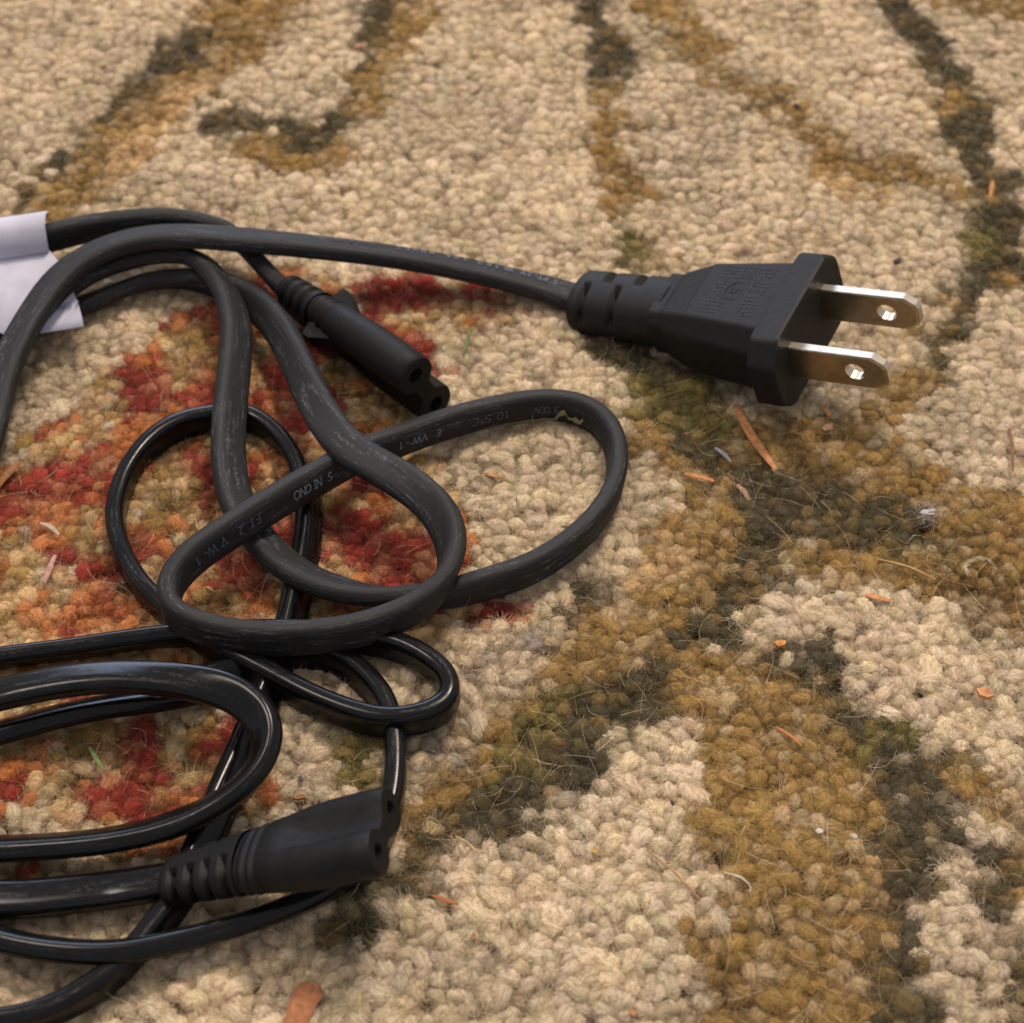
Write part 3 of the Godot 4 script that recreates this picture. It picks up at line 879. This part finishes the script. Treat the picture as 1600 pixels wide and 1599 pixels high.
func blade(parent: Node, t: Transform3D) -> void:
	var st := new_tool(false)
	var o := PackedVector2Array([Vector2(-2, -3.17), Vector2(15.0, -3.17), Vector2(16.7, -2.0), Vector2(17.0, -1.2), Vector2(17.0, 1.2), Vector2(16.7, 2.0), Vector2(15.0, 3.17), Vector2(-2, 3.17)])
	var inner := PackedVector2Array()
	for p in o:
		inner.append(Vector2(p.x - (0.5 if p.x > 14.0 else 0.0), p.y * (0.95 if p.x < 14.0 else 0.9)))
	var w := 0.76
	for s in [-1.0, 1.0]:
		flat(st, holed_face(inner, Vector2(11.9, 0), 1.55), func(p: Vector2) -> Vector3: return Vector3(p.x, p.y, s * w), Vector3(0, 0, s))
	for k in o.size():
		var l := (k + 1) % o.size()
		var out := Vector3(o[k].y - o[l].y, o[l].x - o[k].x, 0) * -1.0
		quad(st, Vector3(o[k].x, o[k].y, -w + 0.16), Vector3(o[l].x, o[l].y, -w + 0.16), Vector3(o[l].x, o[l].y, w - 0.16), Vector3(o[k].x, o[k].y, w - 0.16), out)
		for s in [-1.0, 1.0]:
			quad(st, Vector3(o[k].x, o[k].y, s * (w - 0.16)), Vector3(o[l].x, o[l].y, s * (w - 0.16)), Vector3(inner[l].x, inner[l].y, s * w), Vector3(inner[k].x, inner[k].y, s * w), out + Vector3(0, 0, s) * out.length())
	for k in 20:
		var a := TAU * k / 20
		var b := TAU * (k + 1) / 20
		var c := Vector3(11.9, 0, 0)
		var pa := Vector3(cos(a), sin(a), 0) * 1.55
		var pb := Vector3(cos(b), sin(b), 0) * 1.55
		quad(st, c + pa + Vector3(0, 0, -w), c + pb + Vector3(0, 0, -w), c + pb + Vector3(0, 0, w), c + pa + Vector3(0, 0, w), -pa)
	part("blade", st, M.metal, parent, t)


# strain relief: an oval sleeve with slots; each slot is [x, angle from, angle to]
func sleeve(st: SurfaceTool, x0: float, x1: float, a0: Vector2, a1: Vector2, slots: Array, wide := 1.3, deep := 1.1, power := 0.8) -> void:
	var rings := []
	var xs := []
	var n := int(absf(x1 - x0) / 0.2)
	for i in n + 1:
		var t := float(i) / n
		var x := lerpf(x0, x1, t)
		var r := PackedVector3Array()
		for k in 72:
			var an := TAU * k / 72
			var half := a0.lerp(a1, t)
			var c := Vector2(signf(cos(an)) * pow(absf(cos(an)), power) * half.x, signf(sin(an)) * pow(absf(sin(an)), power) * half.y)
			for s in slots:
				if absf(x - s[0]) < wide * 0.5 and angle_in(rad_to_deg(an), s[1], s[2]):
					c -= c.normalized() * deep
			if t > 0.97:
				c *= 0.94
			r.append(Vector3(x, c.y, c.x))
		rings.append(r)
	loft(st, rings, [], false, true)


func angle_in(a: float, from: float, to: float) -> bool:
	return fposmod(a - from, 360.0) <= to - from


func plug_parts(o: Node3D, t: Transform3D) -> void:
	# x forward along the blades, y up, z to the near side
	var st := new_tool(false)
	var fl := oct(12.6, 6.8, 3.0, 0.0)
	var fl_in := oct(12.2, 6.6, 3.0, 0.0)
	loft(st, [ring_of(1.8, fl_in, 0.6), ring_of(1.35, fl, 0.6), ring_of(-2.3, fl, 0.6), ring_of(-2.6, oct(12.3, 6.74, 3.0, 0.0), 0.6)], [], true, false)
	var b0 := oct(10.2, 6.7, 3.0, 0.0)
	var b1 := oct(8.2, 6.2, 2.4, 0.0)
	var b2 := oct(5.9, 4.5, 1.5, 0.0)
	loft(st, [ring_of(-2.6, oct(12.3, 6.74, 3.0, 0.0), 0.6), ring_of(-2.65, b0, 0.5), ring_of(-15.6, b1, 0.5), ring_of(-16.0, oct(8.0, 5.95, 2.3), 0.5), ring_of(-20.4, oct(6.3, 4.8, 1.6), 0.5), ring_of(-21.0, b2, 0.5), ring_of(-23.0, b2, 0.5)], [], false, true)
	part("plug_body", st, M.plug, o, root_of(o, t))
	var body: Node3D = o.get_child(o.get_child_count() - 1)
	blade(body, Transform3D(Basis(), Vector3(0, 0, -6.35) * K))
	blade(body, Transform3D(Basis(), Vector3(0, 0, 6.35) * K))
	var sl := new_tool()
	sleeve(sl, -22.0, -39.0, Vector2(5.8, 4.7), Vector2(5.5, 4.4), [[-36.4, 8, 88], [-30.6, 8, 88], [-33.5, 96, 150], [-27.7, 96, 150], [-36.4, 200, 260], [-30.6, 200, 260], [-33.5, 280, 340], [-27.7, 280, 340]], 1.5, 1.9)
	part("strain_relief", sl, M.plug, body)
	# raised rating text: close lines across the plug, round a small round mark
	var tx := new_tool(false)
	var lines := ["10A 125V E252", "NISPT-2 2X18A", "AC PLUG 10A", "105C", "125V", "UL", "2X18AWG 300V", "POLARIZED 1-15P", "E252 10A 125V"]
	for i in lines.size():
		var words: String = lines[i]
		var x := -4.8 - i * 1.0
		var z := -5.4
		for k in 14:
			var mid := i >= 3 and i <= 5 and k > 4 and k < 11
			if not mid and k < words.length() * 2:
				var ch := words[k % words.length()]
				if ch != " ":
					glyph(tx, ch, Transform3D(Basis(Vector3(0, 0, 1), Vector3(1, 0, 0), Vector3(0, 1, 0)), Vector3(x, 6.70 + (x + 2.65) * 0.0386 + 0.02, z)), 0.8, 0.1)
			z += 0.78
	part("rating_text", tx, M.emboss, body)
	var mk := new_tool(false)
	for r in [[2.0, 1.7]]:
		var rings := []
		for k in 25:
			var a := TAU * k / 24
			var d := Vector3(cos(a), 0, sin(a))
			var c := Vector3(-9.3, 6.36, -0.2)
			rings.append(PackedVector3Array([c + d * r[0], c + d * r[0] + Vector3(0, 0.14, 0), c + d * r[1] + Vector3(0, 0.14, 0), c + d * r[1]]))
		loft(mk, rings, [], false, false)
	glyph(mk, "S", Transform3D(Basis(Vector3(0, 0, 1), Vector3(1, 0, 0), Vector3(0, 1, 0)), Vector3(-9.3, 6.46, -0.2)), 2.2, 0.12)
	part("round_mark", mk, M.plug, body)


func eight(an: float) -> float:
	# radius of two round lobes side by side, joined by a waist
	var c := absf(cos(an))
	var s := absf(sin(an))
	var r := 0.0
	var disc := 3.1 * 3.1 - 4.1 * 4.1 * s * s
	if disc > 0.0:
		r = 4.1 * c + sqrt(disc)
	var waist := 1.0 / sqrt(pow(c / 4.6, 2.0) + pow(s / 1.35, 2.0))
	return maxf(r, waist)


func connector_parts(o: Node3D, t: Transform3D, ears: bool) -> void:
	t.basis = t.basis * Basis.from_scale(Vector3(1, 1.05, 1.02) if ears else Vector3(1, 0.9, 0.9))
	var stretch := 1.12 if ears else 0.84
	var st := new_tool()
	var rings := []
	var spec := [[0.0, 0.0, 0.94], [-0.35, 0.0, 1.0], [-3.0, 0.0, 1.0], [-6.0, 0.03, 1.0], [-9.0, 0.14, 1.0], [-12.0, 0.34, 0.99], [-15.0, 0.66, 0.97], [-18.0, 1.0, 0.95], [-18.3, 1.0, 0.89], [-18.8, 1.0, 0.89], [-19.1, 1.0, 0.95], [-19.5, 1.0, 0.93], [-19.8, 1.0, 0.86], [-20.3, 1.0, 0.86], [-20.6, 1.0, 0.92], [-21.0, 1.0, 0.9], [-21.3, 1.0, 0.82], [-21.8, 1.0, 0.82], [-22.1, 1.0, 0.84]]
	for s in spec:
		var r := PackedVector3Array()
		for k in 64:
			var an := TAU * k / 64
			var e: float = 1.0 / pow(pow(absf(cos(an)) / lerpf(7.1, 6.0, clampf(-s[0] / 20.0, 0, 1)), 2.4) + pow(absf(sin(an)) / 3.25, 2.4), 1.0 / 2.4)
			var rad: float = lerpf(eight(an), e, smoothstep(0.0, 1.0, s[1])) * s[2]
			r.append(Vector3(s[0] * stretch, sin(an) * rad, cos(an) * rad))
		rings.append(r)
	loft(st, rings, [], false, true)
	# the face, with its two sockets left open
	var outline := PackedVector2Array()
	for p in rings[0]:
		outline.append(Vector2(p.z, p.y))
	for s in [-1.0, 1.0]:
		var half := PackedVector2Array([Vector2(0, -9), Vector2(9 * s, -9), Vector2(9 * s, 9), Vector2(0, 9)])
		for piece in Geometry2D.intersect_polygons(outline, half):
			flat(st, holed_face(piece, Vector2(4.1 * s, 0), 1.2), func(p: Vector2) -> Vector3: return Vector3(0, p.y, p.x), Vector3.RIGHT)
	var body := part("connector_body", st, M.connector, o, root_of(o, t))
	for s in [-1.0, 1.0]:
		var so := new_tool()
		var a := []
		for x in [0.0, -6.0]:
			var r := PackedVector3Array()
			for k in 20:
				r.append(Vector3(x, sin(TAU * k / 20) * 1.2, 4.1 * s + cos(TAU * k / 20) * 1.2))
			a.append(r)
		loft(so, a, [], false, true)
		part("socket", so, M.hollow, body)
	var sl := new_tool()
	var slots := []
	for i in 4:
		var x := -23.7 * stretch - i * 2.4
		slots.append([x, -62, 78])
		slots.append([x, 118, 258])
	sleeve(sl, -22.0 * stretch, -22.0 * stretch - (8.5 if ears else 10.6), Vector2(5.2, 3.2), Vector2(4.0, 2.6), slots, 1.1, 0.7 if ears else 1.6, 0.9)
	part("strain_relief", sl, M.connector, body)
	if ears:
		for s in [-1.0, 1.0]:
			var ear := new_tool(false)
			var shape := [Vector2(-23.5, 4.6), Vector2(-22.8, 7.0), Vector2(-21.4, 7.0), Vector2(-17.5, 5.0)]
			var aa := PackedVector3Array()
			var bb := PackedVector3Array()
			for q in shape:
				aa.append(Vector3(q.x, (q.y - 2.4) * s, -3.4))
				bb.append(Vector3(q.x, (q.y - 2.4) * s, -0.4))
			loft(ear, [aa, bb])
			part("grip_ear", ear, M.connector, body)


func matte_cord() -> void:
	var o := thing("power_cord", "matte black flat power cord ending in a two blade plug, coiled on the rug", "power cord", Vector3(0, 0, -20))
	var fr := cord_frames(MATTE_CORD)
	var st := new_tool()
	cord_mesh(st, fr, 5.5, 3.0, 0.12)
	var sheath := part("cord", st, M.matte, o, root_of(o, Transform3D.IDENTITY))
	plug_parts(o, pose(43.73, 11.93, -26.74, 30.78, 16.25, 8.80))
	connector_parts(o, pose(-12.99, 6.53, -19.02, 47.22, 2.67, 113.66), true)
	var print := new_tool(false)
	lettering(print, "E VW-1", fr, 51.34, 1.0, 1.0, 1.35, 3.15, -0.5)
	lettering(print, "SNIONO", fr, 53.90, 1.0, 1.0, 1.40, 3.15, -0.5)
	lettering(print, "SPT-2 VW-1 60C", fr, 3.00, 1.0, 1.0, 1.15, 3.15, -0.5)
	lettering(print, "105C 300V E2", fr, 4.84, 1.0, 1.0, 1.10, 3.15, -0.5)
	part("lettering", print, M.print, sheath)
	var faint := new_tool(false)
	lettering(faint, "300V", fr, 48.79, 1.0, 1.0, 1.35, 3.15, -0.5)
	lettering(faint, "105°C", fr, 49.88, 1.0, 1.0, 1.55, 3.15, -0.5)
	lettering(faint, "FT2", fr, 55.55, 1.0, 1.0, 1.40, 3.15, -0.5)
	lettering(faint, "VW-1", fr, 56.36, 1.0, 1.0, 1.40, 3.15, -0.5)
	lettering(faint, "2X18AWG", fr, 6.15, 1.0, 1.0, 1.10, 3.15, -0.5)
	part("lettering", faint, M.faint, sheath)
	# pale torn residue on the inner side of the large loop
	var res := new_tool(false)
	var i0 := int(48.00 * SUB)
	var lastlo := Vector3.ZERO
	var lasthi := Vector3.ZERO
	rng.seed = 41
	for k in 22:
		var f = fr[i0 + k]
		var u := k / 21.0
		var hi := -1.7 + 0.9 * (1.0 - u) * rng.randf_range(0.3, 1.0) + (2.2 * rng.randf_range(0.2, 1.0) if k < 7 else 0.0)
		var lo := -2.5 + 0.9 * u * u
		if k < 3:
			lo = hi - 0.6 - 0.3 * k
		var edge := func(y: float) -> Vector3: return f.p + f.w * y + f.n * (1.6 * pow(maxf(1.0 - pow(absf(y) / 2.8, 2.6), 0.03), 0.4) + 0.07)
		var a: Vector3 = edge.call(lo)
		var b: Vector3 = edge.call(maxf(hi, lo + 0.05))
		if k:
			quad(res, lastlo, a, b, lasthi, f.n)
		lastlo = a
		lasthi = b
	part("pale_residue", res, M.residue, sheath)


func glossy_cord() -> void:
	var o := thing("power_cord", "glossy black thin power cord with a two hole connector lying lower left on the rug", "power cord", Vector3(-20, 0, 50))
	var fr := cord_frames(GLOSSY_CORD)
	var st := new_tool()
	cord_mesh(st, fr, 4.9, 2.9, 0.06)
	part("cord", st, M.gloss, o, root_of(o, Transform3D.IDENTITY))
	connector_parts(o, pose(-14.68, 15.28, 64.65, 1.16, 24.18, -16.36), false)


func paper_label() -> void:
	var o := thing("paper_label", "white paper flag label folded round the matte cord at the left edge", "label", Vector3(-76.5, 7.5, -54.1))
	var prof := [[-2.6, -3.4, -1.6], [-3.6, 1.0, -1.0], [-2.6, 3.6, 0.0], [-0.4, 4.6, 0.2], [2.0, 4.0, 0.4], [3.3, 2.0, 0.6], [3.6, 0.0, 0.6]]
	var flap := [[3.3, 0.0, 0.6], [5.0, -0.9, 2.0], [8.0, -1.8, 3.6], [11.0, -2.5, 5.0], [14.0, -3.0, 6.3], [17.0, -3.5, 7.3], [19.5, -3.7, 8.0]]
	for which in 2:
		var st := new_tool()
		var rings := []
		for q in (prof if which == 0 else flap):
			# from the far side over the cord to the near side; [towards the viewer, height, right end]
			var r := PackedVector3Array()
			for s in [[-26.0 if which == 0 else -26.0 + (q[0] - 3.3) * 1.45, 0.0], [q[2] + 0.5, 0.0], [q[2] + 0.5, 0.16], [-26.0 if which == 0 else -26.0 + (q[0] - 3.3) * 1.45, 0.16]]:
				r.append(Vector3(s[0], q[1] + s[1] + s[0] * 0.03, q[0] - s[0] * 0.2))
			rings.append(r)
		loft(st, rings)
		part("wrap" if which == 0 else "flap", st, M.paper, o)
	var tx := new_tool(false)
	var k := 0
	for ch in "SN51":
		var p := Vector3(3.4 + k * 1.15, -2.55 + k * 0.035, 14.2 - k * 0.24)
		var b := Basis(Vector3(0.97, 0.03, -0.2).normalized(), Vector3(0.2, 0.3, -0.93).normalized(), Vector3(0.05, 0.93, 0.3).normalized())
		glyph(tx, ch, Transform3D(b, p), 1.3)
		k += 1
	part("print", tx, M.ink, o)


# ---------------------------------------------------------------- crumbs
func crumbs() -> void:
	var i := 0
	for d in CRUMBS:
		i += 1
		rng.seed = 500 + i
		var pts: Array = d[5]
		var w: float = d[6]
		var at := Vector3.ZERO
		for p in pts:
			at += p / pts.size()
		var m := plain(d[1].replace("_", " "), d[4], 0.75)
		mottle(m, Color(0.7, 0.68, 0.66), Color(1, 1, 1), 0.02, 600 + i, 150.0)
		var st := new_tool(false)
		if d[0] == "sliver" or d[0] == "tongue":
			var curve := Curve3D.new()
			for p in pts:
				curve.add_point(p - at)
			var n := 8
			var rings := []
			for k in n + 1:
				var t := float(k) / n
				var p := curve.sample_baked(curve.get_baked_length() * t, true)
				var e := curve.sample_baked(curve.get_baked_length() * minf(t + 0.02, 1.0), true) - curve.sample_baked(curve.get_baked_length() * maxf(t - 0.02, 0.0), true)
				var side := e.cross(Vector3.UP).normalized()
				var blunt: float = 0.72 if d[0] == "tongue" and t < 0.03 else 1.0
				var wide := w * 0.5 * blunt * (1.0 if d[0] == "tongue" else 0.35 + 0.65 * pow(sin(PI * clampf(t * 0.9 + 0.06, 0, 1)), 0.5)) * rng.randf_range(0.9, 1.1)
				var up := Vector3(0, 0.3 if d[0] == "tongue" else maxf(0.12, wide * 0.35), 0)
				p.y += 0.35 * sin(PI * t)
				rings.append(PackedVector3Array([p - side * wide, p - side * wide * 0.6 + up, p + side * wide * 0.7 + up * 0.8, p + side * wide, p - up * 0.4]))
			loft(st, rings)
		elif d[0] == "flake":
			var long: float = w * 0.5
			var turn := rng.randf_range(0, TAU)
			var stretch := rng.randf_range(0.45, 0.75)
			var top := PackedVector3Array()
			var low := PackedVector3Array()
			var n := 5
			var bent := noise(700 + i, 0.3, 2)
			for k in n:
				var a := TAU * k / n
				var r := rng.randf_range(0.75, 1.15)
				var q := Vector2(cos(a) * long * r, sin(a) * long * stretch * r).rotated(-turn)
				var y := bent.get_noise_2dv(q * 2.0) * long * 0.5 + 0.12 * q.x / long
				top.append(Vector3(q.x, y + minf(0.4, long * 0.3), q.y))
				low.append(Vector3(q.x * 0.9, y - minf(0.4, long * 0.3), q.y * 0.9))
			loft(st, [low, top])
		elif d[0] == "ring":
			for k in 26:
				var a := -0.5 + k * 0.155
				var p := Vector3(cos(a) * w * 0.5, 0.6 + 0.3 * sin(a * 2.0), -sin(a) * w * 0.42)
				for s in 3:
					hair(st, p + Vector3(rng.randf_range(-0.2, 0.2), rng.randf_range(-0.15, 0.2), rng.randf_range(-0.2, 0.2)), Vector3(-sin(a), 0, -cos(a)), 1.1, 0.07, 0.25, 3, Color.WHITE)
		else:
			for k in 70:
				var a := rng.randf_range(0, TAU)
				var p := Vector3(cos(a), 0, sin(a)) * w * 0.5 * sqrt(rng.randf()) * 0.8
				hair(st, p + Vector3(0, rng.randf_range(-0.3, 1.2), 0), Vector3(rng.randf_range(-1, 1), rng.randf_range(-0.2, 0.4), rng.randf_range(-1, 1)), rng.randf_range(1.5, 4.0), 0.022, 0.6, 8, Color.WHITE)
			for k in 3:
				var c := Vector3(rng.randf_range(-0.7, 0.7), 0.9, rng.randf_range(-0.5, 0.5))
				var f := PackedVector3Array()
				var g := PackedVector3Array()
				for s in 5:
					var a := TAU * s / 5 + k
					f.append(c + Vector3(cos(a) * 0.7, 0.2 * sin(a + k), sin(a) * 0.45))
					g.append(f[-1] + Vector3(0, 0.08, 0))
				loft(st, [f, g])
		var o := MeshInstance3D.new()
		o.name = numbered(d[1])
		o.mesh = commit(st, m)
		o.position = at * K
		add_child(o)
		tag(o, d[2], d[3])
